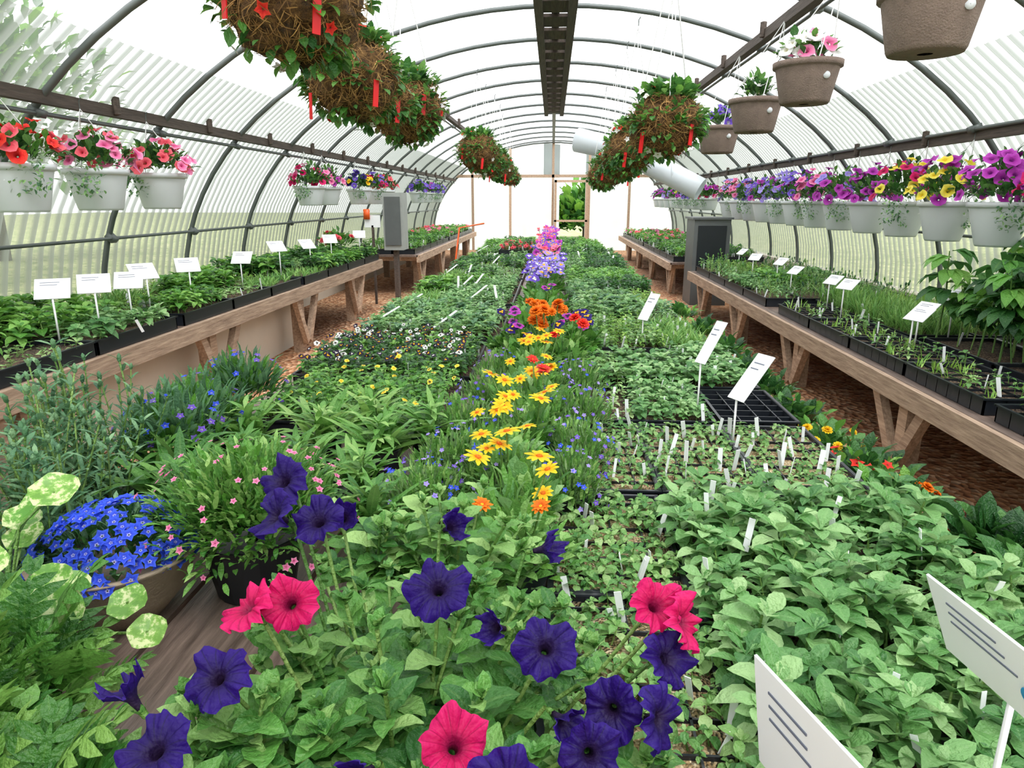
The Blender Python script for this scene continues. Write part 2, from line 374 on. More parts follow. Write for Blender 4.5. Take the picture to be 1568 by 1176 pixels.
def block(name,x0,x1,y0,y1,z,tp,sp,soil='potting_soil',cells=False,tilt=.15,sc=(.75,1.25),drop=0,extra=(),jit=.3,tags=.13,th=.05,strips=0,sh=.12,varied=False,m0=.02):
    P=gridpts(x0+m0,x1-m0,y0+.02,y1-.02,z+.04,sp,jit,drop)
    ex=list(extra)
    if tags:
        Q=gridpts(x0+.01,x1-.01,y0+.01,y1-.01,z+th,tags,.5,.3)
        if len(Q): ex.append(scatter(tg,Q,basis_up(len(Q),.3),U(.8,1.4,len(Q))))
    if strips:
        Q=np.column_stack([U(x0+.1,x1-.1,strips),U(y0+.1,y1-.1,strips),np.full(strips,z+sh)]); ex.append(scatter(lt,Q,np.stack([Rz(U(-.9,.2))@Rx(.35) for _ in Q]),1.2))
    nx=max(1,round((x1-x0)/.27)); ny=max(1,round((y1-y0)/.54))
    ci=np.clip(((P[:,0]-x0)/(x1-x0)*nx).astype(int),0,nx-1)*ny+np.clip(((P[:,1]-y0)/(y1-y0)*ny).astype(int),0,ny-1)
    cs=U(.78,1.15,nx*ny) if varied else np.ones(nx*ny)
    pool=list(tp)+(ALT if varied else []); wh=rng.integers(0,len(tp),len(P))
    if varied:
        for k in range(nx*ny):
            if rng.random()<.4: 
                m=ci==k; s0=len(tp)+rng.integers(0,len(ALT)//3)*3; wh[m]=s0+rng.integers(0,3,m.sum())
    return make(name,[trays(x0,x1,y0,y1,z,soil,cells),scatter(pool,P,basis_up(len(P),tilt),U(*sc,len(P))*cs[ci],wh)]+ex)
def flscatter(x0,x1,y0,y1,z0,z1,n,fl,sc=(.8,1.2),face=(0,-.5,1)):
    P=np.column_stack([U(x0,x1,n),U(y0,y1,n),U(z0,z1,n)]); d=np.array(face)+U(-.5,.5,(n,3)); return scatter(fl,P,basis_z(d),U(*sc,n))
# ================================================================ SHELL
Y0,Y1=-1.2,15.0; A,BZ,HB=2.55,.4,1.8
def arch(th,off=0): return ((A+off)*math.cos(th),BZ+(HB+off)*math.sin(th))
make('ground',[bx(-40,40,-25,60,-.2,-.02,'grass_ground')])
make('floor',[bx(-2.6,2.6,Y0,Y1,-.02,0,'bark_mulch')])
ny=int((Y1-Y0)/.015); ys=np.linspace(Y0,Y1,ny)
def coversheet(name,t0,t1,n,m):
    th=np.linspace(t0,t1,n); amp=.009*np.sin(2*math.pi*ys/.075)
    a=(A+.03+amp)[:,None]; b=(HB+.03+amp)[:,None]
    V=np.stack([a*np.cos(th),np.repeat(ys[:,None],n,1),BZ+b*np.sin(th)],-1)
    make(name,[T(V.reshape(-1,3),gf(ny,n),m)])
coversheet('wall_left',math.pi,math.pi*.75,8,'wall_polycarbonate')
coversheet('ceiling',math.pi*.75,math.pi*.25,16,'roof_polycarbonate')
coversheet('wall_right',math.pi*.25,0,8,'wall_polycarbonate')
for sx,nm in((-1,'left'),(1,'right')):
    make('baseboard_'+nm,[bx(min(sx*2.5,sx*2.6),max(sx*2.5,sx*2.6),Y0,Y1,0,.42,'kneewall_panel')]+[bx(min(sx*2.47,sx*2.5),max(sx*2.47,sx*2.5),y-.03,y+.03,0,.42,'beam_wood') for y in np.arange(-.6,15,1.8)])
hy=np.arange(-.75,14.9,.9)
hp=[]
for y in hy:
    pts=[(-A,y,0),(-A,y,.2)]+[(arch(t)[0],y,arch(t)[1]) for t in np.linspace(math.pi,0,41)]+[(A,y,.2),(A,y,0)]
    hp.append(tube(pts,.015,'galv_metal',6,.5))
for deg in (14.5,34,60,165.5,146,120):
    x,z=arch(math.radians(deg),-.03); hp.append(tube([(x,Y0,z),(x,Y1,z)],.010,'galv_metal',6,.5))
for y in hy:
    for sx in(-1,1):
        for dg in(14.5,34,60):
            x,z=arch(math.radians(dg),-.02); hp.append(box((sx*x,y,z),(.05,.05,.03),'galv_metal',Ry(-sx*math.radians(60-dg)),.2))
make('greenhouse_hoop_frame',hp)
bp=[]
for x in(-.1,.1): bp.append(beam((x,Y0,2.15),(x,9.6,2.15),.05,.08,'beam_wood'))
for y in np.arange(Y0+.3,9.6,.36): bp.append(beam((-.09,y,2.165),(.09,y,2.165),.26,.02,'beam_wood'))
bp.append(beam((0,Y0,2.19),(0,Y1,2.19),.05,.02,'galv_metal'))
make('ridge_beam',bp)
for x,z,w,h,nm in((-2.07,1.45,.04,.05,'purlin_beam'),(2.12,1.36,.04,.045,'purlin_beam'),(-1.17,1.93,.05,.04,'purlin_beam'),(1.17,1.93,.05,.05,'purlin_beam')):
    make(nm,[beam((x,Y0,z),(x,Y1,z),w,h,'beam_wood')]+[lathe([(.0,-.05),(.018,-.045),(.018,.03),(0.002,.035)],'beam_wood',8,(x+.03*np.sign(-x),y,z+.03)) for y in np.arange(1.5,14,.9)])
def endwall(y,nm,door):
    n=30; th=np.linspace(0,math.pi,n); top=np.array([(arch(t)[0],y,arch(t)[1]) for t in th]); bot=top.copy(); bot[:,2]=0
    V=np.stack([bot,top],1).reshape(-1,3); ps=[]
    keep=[i for i in range(n-1) if not(door and abs((top[i,0]+top[i+1,0])/2-.38)<.36)]
    F=gf(n,2)[keep]; ps.append(T(V,F,'end_film'))
    if door:
        ps.append(T([(-.2,y,1.5),(.95,y,1.5),(.95,y,2.07),(-.2,y,2.19)],[[0,1,2,3]],'end_film'))
    ps.append(tube([(p[0],y-.02,p[2]) for p in top],.02,'galv_metal',6))
    for x in(-1.7,-.9,.0,.76,1.6):
        ps.append(bx(x-.025,x+.025,y-.05,y-.01,0,BZ+HB*math.sqrt(max(0,1-(x/A)**2)),'bench_wood'))
    if not door: ps.append(bx(-2.4,2.4,y-.05,y-.01,.85,.9,'beam_wood'))
    ps.append(bx(-2.1,2.1,y-.05,y-.01,1.5,1.56,'bench_wood'))
    make(nm,ps)
endwall(Y1,'wall_back',True); endwall(Y0,'wall_front',False)
yd=Y1-.12
make('door_1',[bx(.03,.08,yd-.04,yd,0,1.45,'bench_wood'),bx(.68,.73,yd-.04,yd,0,1.45,'bench_wood'),bx(.03,.73,yd-.04,yd,1.4,1.45,'bench_wood'),
   bx(.03,.73,yd-.04,yd,.6,.64,'bench_wood'),bx(.03,.73,yd-.04,yd,0,.08,'bench_wood')])
# ================================================================ BENCHES
def bench(name,x0,x1,y0,y1,z,front,npl=5,sp=1.5,fh=.06,skirt=None,ls=.35):
    ps=[]; w=(x1-x0)/npl; wd='bench_wood'
    for i in range(npl): ps.append(bx(x0+i*w+.006,x0+(i+1)*w-.006,y0,y1,z-.022,z,'plank_wood'))
    for y in np.arange(y0+.15,y1,.6): ps.append(bx(x0+.02,x1-.02,y-.02,y+.02,z-.075,z-.022,wd))
    for x in(x0,x1): ps.append(bx(x-.018,x+.018,y0,y1,z-.022-fh,z-.002,wd))
    sgn=1 if front>(x0+x1)/2 else -1
    for y in np.arange(y0+ls,y1,sp):
        for x in(x0+.09,x1-.09): ps.append(beam((x,y,0),(x,y,z-.04),.07,.07,wd))
        xx=front-sgn*.05
        ps.append(beam((xx,y+.02,max(.02,z-.4)),(xx,y+.24,z-.05),.035,.05,wd))
        ps.append(beam((xx,y-.02,max(.02,z-.4)),(xx,y-.2,z-.05),.035,.05,wd))
    if skirt: ps.append(bx(skirt[0]-.01,skirt[0]+.01,skirt[1],skirt[2],0,z-.08,'kneewall_panel'))
    return make(name,ps)
bench('potting_bench',-1.2,.86,.3,13.2,.25,.86,9,fh=.04)
bench('potting_bench',-2.44,-1.7,.6,6.8,.48,-1.68,4,sp=1.3,skirt=(-1.92,.7,5.0),ls=.2)
bench('potting_bench',1.36,2.42,.9,6.9,.37,1.36,5,sp=1.25,ls=.55)
bench('potting_bench',-2.4,-1.5,7.7,13.6,.45,-1.48,4)
bench('potting_bench',1.3,2.4,7.7,13.6,.38,1.32,4)
# ================================================================ CENTRE BENCH PLANTS
ZB=.252
bas=[seedling(.07,.058,.036,'basil_leaf',3,4,n=4) for _ in range(6)]
mid=[seedling(.055,.046,.03,'sage_leaf',3,4,n=4) for _ in range(6)]
fineg=[join([blades(5,.05,.005,'lime_leaf',(.6,1.4),nn=3),seedling(.055,.028,.014,'lime_leaf',3,4,n=3)]) for _ in range(4)]+[seedling(.05,.035,.02,'tiny_leaf',3,4,n=3) for _ in range(2)]
drk=[seedling(.08,.05,.032,'dark_leaf',3,4,n=4) for _ in range(4)]+bas[:2]
pale=[seedling(.07,.052,.032,'bluegreen_leaf',3,4,n=4) for _ in range(1)]+[seedling(.07,.05,.03,'sage_leaf',3,4,n=4) for _ in range(3)]+[seedling(.06,.04,.026,'tiny_leaf',3,4,n=4) for _ in range(2)]
ALT=bas[:3]+mid[:3]+fineg[:3]+drk[:3]+[blades(12,.09,.007,'strap_leaf',(.9,1.5),(.1,.9),nn=3) for _ in range(3)]+[seedling(.03,.03,.02,'tiny_leaf',2,3,n=3) for _ in range(3)]+pale[3:]
sage=[seedling(.085,.056*k,.033*k,'sage_leaf',4,4,n=5,el=(.0,.9)) for k in(.8,.9,1,1.05,1.1,1.15,1.)]
block('zinnia_seedling_trays',.285,.86,.45,1.62,ZB,sage,.052,tilt=.35,sc=(.7,1.3),th=.1,m0=-.005)
tiny=[seedling(.028,.024,.016,'tiny_leaf',2,3,n=3,el=(.2,.6)) for _ in range(6)]
block('tiny_seedling_trays',-.0,.285,.72,1.66,ZB,tiny,.032,'vermiculite',tilt=.2,drop=.13,sc=(.6,1.6),cells=True,tags=.09,m0=0)
block('tiny_seedling_trays',.02,.86,1.68,2.25,ZB,tiny,.036,'vermiculite',drop=.2,sc=(.6,1.4),cells=True,tags=.08)
make('empty_cell_tray',[tray(-.02,.28,.4,.7,ZB,None,True)])
make('empty_cell_tray',[tray(.6,.86,2.3,2.7,ZB,None,True)])
block('flower_seedling_trays',.06,.58,2.28,3.2,ZB,mid,.045,varied=True,tags=.1)
block('flower_seedling_trays',.58,.86,2.74,3.45,ZB,mid,.048,tags=.1)
block('herb_seedling_trays',.08,.84,3.5,4.3,ZB,fineg,.045,varied=True,tags=.1)
block('cabbage_seedling_trays',.12,.84,4.35,5.6,ZB,pale,.052,varied=True)
block('basil_seedling_trays',.12,.84,5.65,7.4,ZB,bas,.058,varied=True)
block('pepper_seedling_trays',.12,.84,7.5,10,ZB,drk,.07,strips=4,varied=True)
block('basil_seedling_trays',.12,.84,10.1,13,ZB,bas,.08,varied=True)
block('cabbage_seedling_trays',-1.12,-.28,3.75,4.9,ZB,pale,.052,strips=3,varied=True)
block('flower_seedling_trays',-1.12,-.28,5.0,6.6,ZB,mid,.052,strips=5,varied=True)
block('pepper_seedling_trays',-1.12,-.28,6.7,8.6,ZB,drk,.065,strips=5,varied=True)
block('basil_seedling_trays',-1.12,-.28,8.7,13,ZB,bas,.08,strips=3,varied=True)
rs=[pompom(.03,'petal_coral')]
block('red_salvia_trays',-.72,-.3,9.3,10.6,ZB+.09,drk,.08,extra=[flscatter(-.7,-.3,9.3,10.6,.42,.46,60,rs)])
vg=[seedling(.06,.035,.02,'dark_leaf',3,5,n=3) for _ in range(3)]+[seedling(.06,.035,.02,'basil_leaf',3,5,n=3) for _ in range(3)]
vb=[viola(.013,'petal_blackviola','petal_gold'),viola(.013,'petal_white','petal_blackviola'),viola(.013,'petal_blackviola','petal_gold'),viola(.012,'petal_blackviola','petal_white')]
block('viola_tray',-1.14,-.34,2.85,3.6,ZB,vg,.045,extra=[flscatter(-1.1,-.4,2.87,3.58,.36,.41,190,vb)])
vy=[viola(.012,'petal_yellow','petal_gold'),viola(.011,'petal_yellow','petal_blackviola')]
block('viola_tray',-1.04,-.36,2.2,2.8,ZB,[seedling(.07,.04,.022,'basil_leaf',3,5,n=3) for _ in range(4)],.045,extra=[flscatter(-1.0,-.36,2.2,2.8,.36,.42,32,vy)])
st=[join([blades(46,.21,.026,'strap_leaf',(.6,1.5),(.4,1.7),.03,6),seedling(.1,.08,.022,'strap_leaf',4,6)]) for _ in range(5)]
for (x,y) in((-1.0,1.62),(-.84,1.7),(-.66,1.66),(-.48,1.6),(-.9,1.9),(-.7,1.93),(-.5,1.86),(-1.04,2.05),(-.36,1.98),(-.56,2.08),(-.9,1.47),(-.4,1.4)):
    make('strap_leaf_plant',[lathe([(.03,0),(.055,0),(.07,.1),(.075,.1),(.068,.085),(.01,.08)],'black_plastic',14,(x,y,ZB)),scatter(st,[(x,y,ZB+.08)],basis_up(1),U(.85,1.1,1))])
sl=[leaf(.035,.010,'strap_leaf',3,'lin',.3,-.3) for _ in range(3)]+[leaf(.03,.012,'basil_leaf',3,'lin',.3,-.3)]
make('pink_catchfly_pot',[lathe([(.03,0),(.08,0),(.105,.13),(.11,.13),(.1,.11),(.01,.105)],'black_plastic',18,(-.62,1.27,ZB)),
  mound((-.62,1.27,ZB+.16),.2,.15,3600,sl,-.3,[five(.0065,'petal_pink'),five(.006,'petal_pink')],90,upf=.5,umin=.2)])
# centre strip
hz=[leaf(.03,.005,'haze_leaf',3,'lin',.5,0) for _ in range(3)]+[leaf(.03,.009,'strap_leaf',3,'lin',.6,0) for _ in range(3)]
cob=[five(.0065,'petal_cobalt'),five(.0065,'petal_violet'),five(.006,'petal_lilac')]
for (x,y,r) in((-.26,1.75,.13),(-.27,2.05,.13),(.08,1.85,.11),(.1,2.2,.11),(-.22,2.4,.13),(.1,2.6,.11),(-.2,2.75,.12),(0,2.1,.11),(-.02,2.5,.11),(-.3,1.5,.12),(-.14,1.6,.11),(-.1,1.95,.11),(-.1,2.3,.11),(.05,1.6,.09)):
    make('lobelia_plant',[mound((x,y,ZB+.08),r,.11,1250,hz,-.2,cob,46,upf=.8,umin=.15),lathe([(.03,0),(.045,0),(.06,.08),(.01,.078)],'black_plastic',12,(x,y,ZB))])
def flowerplant(name,x,y,h,fl,nf,lv,R=.1,fr=.09,sc=(.75,1.15),face=-.45,nl=150):
    ps=[lathe([(.03,0),(.045,0),(.06,.08),(.01,.078)],'black_plastic',12,(x,y,ZB)),mound((x,y,ZB+.09),R,h*.6,nl,lv,-.1,upf=.5)]
    for k in range(nf):
        a=U(0,6.28); r=fr*math.sqrt(U(0,1)); px,py,pz=x+r*math.cos(a),y+r*math.sin(a),ZB+.08+h*U(.72,1.1)
        ps.append(tube([(x,y,ZB+.07),(x+(px-x)*.6,y+(py-y)*.6,ZB+.07+(pz-ZB-.07)*.5),(px,py,pz)],.0022,'stem_green',4))
        ps.append(scatter(fl,[(px,py,pz)],basis_z(np.array([[U(-.4,.4),face+U(-.4,.3),1]])),U(*sc,1)))
    make(name,ps)
gz=[daisy(.030,9,'petal_gold','petal_orange',.42,.2) for _ in range(5)]
gl=[leaf(.07,.014,'strap_leaf',4,'lin',.9,.1),leaf(.05,.025,'basil_leaf',4),leaf(.06,.03,'petunia_leaf',4),leaf(.05,.03,'sage_leaf',4)]
for y,k in((1.28,2),(1.42,3),(1.58,3),(1.74,4),(1.9,3),(2.06,4),(2.25,5),(2.42,4),(2.6,5),(2.78,4)):
    flowerplant('gazania_plant',-.08+U(-.05,.04),y,.19+.03*U(-1,1),gz,k,gl,fr=.10,face=-.2)
flowerplant('orange_gazania_plant',-.03,2.15,.22,[daisy(.028,10,'petal_red','petal_orange',.4,.3,2)],3,gl,face=-.2)
flowerplant('orange_gazania_plant',-.06,1.2,.19,[daisy(.026,10,'petal_orange','petal_gold',.4,.3,2)],2,gl,face=-.2)
mg=[pompom(.031,'petal_orange') for _ in range(4)]
for y in(3.0,3.15): flowerplant('marigold_plant',-.03,y,.25,mg,10,gl,.1,.09)
flowerplant('marigold_plant',.06,2.95,.2,[pompom(.028,'petal_red')],3,gl)
pv=[viola(.027,'petal_purple','petal_blackviola'),viola(.027,'petal_indigo','petal_gold')]
lvb=[leaf(.06,.035,'basil_leaf',4),leaf(.05,.03,'petunia_leaf',4),leaf(.07,.045,'basil_leaf',4)]
for x,y in((-.2,3.2),(.14,3.25),(.08,3.1),(-.12,2.9)): flowerplant('pansy_plant',x,y,.2,pv,4,lvb)
for y in(3.5,3.75,4.0,4.25,4.5): 
    flowerplant('leafy_flower_plant',-.06+U(-.05,.05),y,.26,pv,1,lvb,.15,nl=240)
li=[viola(.034,'petal_lilac','petal_gold'),viola(.034,'petal_violet','petal_white')]
for y in np.arange(4.9,6.6,.22): flowerplant('lilac_pansy_plant',-.06+U(-.06,.06),y,.24,li,11,lvb,.12,.13)
pk=[petunia(.035,'petal_pink',10,False),petunia(.035,'petal_coral',10,False)]
flowerplant('coral_petunia_plant',-.05,6.8,.2,pk,8,lvb)
pu=[petunia(.038,'petal_purple',10,False),viola(.035,'petal_violet','petal_gold')]
for y in np.arange(7.1,12.8,.3): flowerplant('purple_petunia_plant',-.06+U(-.07,.07),y,.24,pu if int(y*3)%3 else pk,11,lvb,.12,.13)
# ---- foreground petunias
def petunia_mass(cx,cy,R,Ry_,nst,ztop,cap=.03):
    lv=[leaf(.06,.034,'petunia_leaf',7,'ov',a,a-.9,.25,.05) for a in(.3,.5,.7,.2,.6,.4)]+[leaf(.045,.024,'petunia_leaf',6,'ova',.5,-.4,.3,.05) for _ in range(3)]
    ps=[]
    for i in range(nst):
        a=U(0,6.28); r=math.sqrt(U(0,1)); ex,ey=cx+R*r*math.cos(a),cy+Ry_*r*math.sin(a); ez=ztop-.1*r*r+U(-.07,cap)
        s=np.linspace(0,1,7); bxp=np.array([cx+.3*(ex-cx),cy+.3*(ey-cy),ZB+.1])
        p=bxp+(np.array([ex,ey,ez])-bxp)*np.stack([s,s,s**.75],-1)
        ps.append(tube(p,.0028,'stem_green',5))
        k=14; q=np.linspace(.25,1,k); P=np.stack([np.interp(q,s,p[:,j]) for j in range(3)],-1)
        az=i+np.arange(k)*2.4; el=np.interp(q,[.3,1],[0,.7]); d=np.stack([np.cos(az)*np.cos(el),np.sin(az)*np.cos(el),np.sin(el)],-1)
        ps.append(scatter(lv,P,basis_x(d),np.interp(q,[.25,.8,1],[1.15,.95,.5])*U(.65,1.25,k)))
        k=9; az=U(0,6)+np.arange(k)*.9; P=np.repeat(p[-1:],k,0); d=np.stack([np.cos(az)*.5,np.sin(az)*.5,np.full(k,.8)],-1)
        ps.append(scatter(lv,P,basis_x(d),U(.2,.5,k)))
    return ps
ps=petunia_mass(-.18,.68,.32,.3,68,.56)
ps+=petunia_mass(-.34,.55,.17,.15,22,.53)
ps+=petunia_mass(-.17,1.04,.22,.22,28,.55)
ps+=petunia_mass(-.32,1.1,.13,.15,12,.5)
ps.append(lathe([(.03,0),(.12,0),(.16,.17),(.17,.17),(.155,.15),(.02,.14)],'black_plastic',24,(-.17,.7,ZB)))
pf=[petunia(.037,'petal_indigo',60,close=k) for k in(0,.15,.05,.3,.2)]; pm=[petunia(.038,'petal_magenta',60,close=k) for k in(.3,.15,.45)]
side=[petunia(.034,'petal_indigo',48,close=.9)]
FLW=[(-.372,.868,.67,-.2,-.5,.5,0),(-.359,.80,.65,-.5,-.4,.5,0),(-.30,.80,.645,.0,-.5,.8,0),(-.262+.135,.735-.03,.61,.1,-.5,.8,0),(.0,.63,.59,.1,-.6,.8,0),
 (.135,.66,.56,.5,-.5,.6,0),(.07,.61,.53,-.2,-.8,.4,0),(-.335,.575,.58,-.1,-.5,.8,0),(-.36,.5,.56,-.1,-.4,.9,0),(-.0,.77,.63,.8,-.2,.3,2),(-.03,.475,.555,.2,-.6,.6,0),
 (-.335,.655,.61,-.4,-.2,.7,1),(-.29,.665,.61,.1,-.6,.6,1),(.125,.70,.6,.2,-.4,.6,1),(.155,.685,.59,.7,-.4,.4,1),(-.08,.5,.58,.2,-.5,.8,1),(-.17,.50,.54,-.3,-.6,.2,2),(-.13,.84,.62,.6,-.5,.5,2),(-.3,.9,.6,.2,-.5,.5,2),(-.06,.69,.57,-.5,-.5,.4,2),(.02,.58,.54,.5,-.6,.1,2),(-.42,.56,.57,-.5,.1,.7,2),(.045,.55,.53,.1,-.7,.5,0),(.12,.6,.53,.7,-.5,.3,0),(-.2,.47,.53,-.4,-.5,.4,2)]
for x,y,z,dx,dy,dz,k in FLW:
    p=np.array([[x,y,z]]); nn=np.array([dx,dy,dz]); ps.append(scatter((pf,pm,side)[k],p,basis_z(nn[None]),U(.92,1.1,1)))
    s=np.linspace(0,1,5)[:,None]; b=p[0]-nn/np.linalg.norm(nn)*.032; base=np.array([-.17+.6*(b[0]+.17),.7+.6*(b[1]-.7),ZB+.15])
    ps.append(tube(base+(b-base)*s,.0025,'stem_green',5))
make('petunia_planter',ps)
ar=[lobed(.11*k,'rocket_leaf',a,a-1.3) for a,k in((.5,1),(.8,1.1),(1.1,.9),(1.3,1),(.7,.8),(1.,1.2))]
make('arugula_pot',[mound((-.74,.66,ZB+.1),.17,.17,330,ar,-.2,upf=.9,umin=.1),mound((-.56,.5,ZB+.09),.11,.14,130,ar,-.2,upf=.9,umin=.1),lathe([(.03,0),(.09,0),(.11,.1),(.02,.09)],'black_plastic',18,(-.74,.66,ZB))])
def disc(Rad,m):
    th=np.linspace(0,2*math.pi,18,endpoint=False); V=[]
    for q in(.02,.4,.75,1.): V.append(np.stack([Rad*q*np.cos(th)*(1+.05*np.cos(5*th)),Rad*q*np.sin(th)*(1+.05*np.cos(5*th)),Rad*(.2*q*q+.08*q*q*np.sin(5*th))],-1))
    return T(np.concatenate(V),gf(4,18,True),m,np.repeat([0,.4,.75,1.],18))
ds=[disc(.032,'variegated_leaf') for _ in range(3)]
ps=[lathe([(.03,0),(.07,0),(.09,.1),(.02,.09)],'black_plastic',18,(-.9,.93,ZB))]
NL=[(-.86,1.0,.2),(-.8,.98,.24),(-.9,1.02,.17),(-.74,.86,.14),(-.7,.83,.12),(-.62,.86,.12),(-.66,.78,.16),(-.94,.9,.22),(-.97,1.0,.2),(-.8,.82,.2),(-.86,.86,.16),(-.57,.82,.1),(-.93,1.05,.12),(-.76,.93,.1)]
for x,y,h in NL:
    p=np.array([x,y,ZB+.1+h])
    ps.append(tube([(-.9,.93,ZB+.08),(-.9+(x+.9)*.5,.93+(y-.93)*.5,p[2]-.05),tuple(p)],.0025,'stem_green',5)); ps.append(scatter(ds,[p],basis_z(np.array([[U(-.4,.4),-.5+U(-.3,.3),1]])),U(.8,1.3,1)))
make('nasturtium_pot',ps)
bl=[leaf(.03,.014,'dark_leaf',3),leaf(.03,.012,'bluegreen_leaf',3)]
make('lobelia_bowl',[lathe([(.02,0),(.07,.0),(.12,.06),(.145,.13),(.155,.14),(.14,.14),(.12,.11),(.01,.11)],'stone_bowl',26,(-.84,1.16,ZB)),
   mound((-.84,1.16,ZB+.13),.135,.09,560,bl,0,[five(.012,'petal_cobalt'),five(.011,'petal_cobalt')],260,upf=.6)])
def spike(h,m,n=12,lf=.05):
    x,y=U(-.06,.06,2); ps=[tube([(0,0,0),(x*.4,y*.4,h*.5),(x,y,h)],.0022,'stem_green',4)]
    for j in range(n):
        f=(j+1)/n
        for s in(0,1): ps.append(xf(leaf(lf*(1.1-.6*f),lf*.14,m,3,'lin',.9,.3),Rz(j*1.57+s*3.14),1,(x*f*f,y*f*f,h*f)))
    ps.append(lathe([(.001,-.006),(.005,0),(.005,.012),(.001,.018)],m,6,(x,y,h))); return join(ps)
sp=[spike(U(.28,.4),'bluegreen_leaf',12,.07) for _ in range(8)]
for (x,y) in((-1.08,1.35),(-1.12,1.55),(-1.04,1.18)):
    n=26; P=np.column_stack([x+U(-.08,.08,n),y+U(-.09,.09,n),np.full(n,ZB+.06)]); make('dianthus_pot',[scatter(sp,P,basis_up(n,.25),U(.8,1.1,n)),lathe([(.03,0),(.08,0),(.1,.1),(.02,.09)],'black_plastic',18,(x,y,ZB))])
gyl=[leaf(.06,.013,'bluegreen_leaf',3,'lin',.4,-.2) for _ in range(2)]+[leaf(.05,.015,'basil_leaf',3,'lin',.4,-.2)]
for x,y in((-1.08,1.95),(-1.06,1.75),(-1.1,2.3)): make('blue_flower_bush',[mound((x,y,ZB+.13),.14,.14,750,gyl,-.2,[five(.010,'petal_violet'),five(.010,'petal_cobalt')],32,umin=.2,upf=.8)])
# ================================================================ LEFT BENCH PLANTS
ZL=.482
big=[seedling(.09,.07,.046,'basil_leaf',3,4,n=5) for _ in range(7)]
block('cucumber_seedling_trays',-2.4,-1.7,.7,3.0,ZL,big,.068,tilt=.3,tags=.25,varied=True)
block('pepper_seedling_trays',-2.4,-1.7,3.05,4.6,ZL,[seedling(.08,.06,.035,'basil_leaf',4,4) for _ in range(6)],.058,tags=.25,varied=True)
block('basil_seedling_trays',-2.4,-1.7,4.65,6.75,ZL,[seedling(.09,.06,.04,'dark_leaf',4,4) for _ in range(4)]+big[:3],.062,tags=.25,varied=True)
make('potted_geranium',[lathe([(.03,0),(.07,0),(.09,.1),(.02,.09)],'black_plastic',18,(-1.95,6.2,ZL)),mound((-1.95,6.2,ZL+.17),.16,.12,160,lvb,-.1,[pompom(.028,'petal_coral')],14)])
ZR=.372
block('lettuce_seedling_trays',1.4,2.4,1.0,2.15,ZR,[seedling(.06,.045,.022,'basil_leaf',3,4) for _ in range(5)],.06,cells=True,drop=.15,tags=.2)
block('leek_seedling_trays',1.4,1.68,2.2,4.3,ZR,[blades(7,.06,.005,'lime_leaf',nn=3) for _ in range(3)]+[seedling(.05,.03,.016,'tiny_leaf',2,3) for _ in range(3)],.055,cells=True,drop=.35,tags=.15)
block('chive_seedling_trays',1.7,2.0,3.3,4.5,ZR,[blades(14,.14,.006,'strap_leaf',(1.0,1.5),(.1,.8)) for _ in range(5)],.045,tags=.2)
def tomato(h):
    ps=[tube([(0,0,0),(U(-.02,.02),U(-.02,.02),h*.5),(U(-.03,.03),U(-.03,.03),h)],[.004,.0035,.002],'stem_green',5)]
    for j in range(9):
        f=.45+.55*j/8; az=j*2.4
        for k in(-1,0,1,): ps.append(xf(leaf(.13*(1.1-.3*f),.05,'basil_leaf' if j%2 else 'dark_leaf',5,'ov',.45,-1.0,.25,.05),Rz(az+k*.5),1,(0,0,h*f)))
    return join(ps)
tm=[tomato(U(.3,.4)) for _ in range(7)]
block('tomato_seedling_trays',1.74,2.38,2.2,3.25,ZR,tm,.105,tilt=.1,tags=.2)
block('leek_seedling_trays',2.02,2.4,3.3,4.5,ZR,[blades(10,.1,.005,'lime_leaf',nn=3) for _ in range(4)],.05,tags=.2)
block('herb_seedling_trays',1.4,2.4,4.55,6.8,ZR,[spike(U(.08,.14),'strap_leaf',7,.03) for _ in range(3)]+[spike(U(.08,.14),'bluegreen_leaf',7,.03) for _ in range(2)]+[seedling(.06,.03,.02,'sage_leaf',3,3,n=3) for _ in range(3)],.055,tags=.2,varied=True)
for (x0,x1,z) in((-2.35,-1.55,.452),(1.35,2.35,.382)):
    block('pepper_seedling_trays',x0,x1,7.8,10.4,z,drk+bas,.085,varied=True)
    block('basil_seedling_trays',x0,x1,10.5,13.5,z,bas,.095,extra=[flscatter(x0,x1,10.5,13.5,z+.1,z+.14,60,pk)])
# ================================================================ FLOOR PLANTS
for i,(x,y,k) in enumerate(((1.1,1.38,1.1),(1.16,1.62,1.1),(1.0,1.9,.8),(1.02,2.15,.75),(.99,2.4,.75),(1.0,2.75,.7),(1.0,3.1,.7),(1.0,3.5,.7),(1.0,4.0,.8),(1.0,4.6,.8),(1.0,5.3,.8),(1.3,1.42,1.0),(1.25,1.2,1.1))):
    lv=[leaf(.10*k,.055*k,'dark_leaf',5,'ov',.5,-.5,.2,.03),leaf(.08*k,.045*k,'dark_leaf',5),leaf(.08*k,.04*k,'basil_leaf' if i>1 else 'dark_leaf',4)]
    fl=None
    if i in(2,3,4): fl=[(pompom(.018,'petal_orange'),five(.018,'petal_red'),pompom(.018,'petal_gold'))[i-2]]
    make('floor_pot_plant',[lathe([(.03,0),(.06,0),(.08,.1),(.02,.09)],'clay_pot',18,(x,y,0)),mound((x,y,.16),.14,.10,190,lv,-.2,fl,12 if fl else 0,umin=.2)])
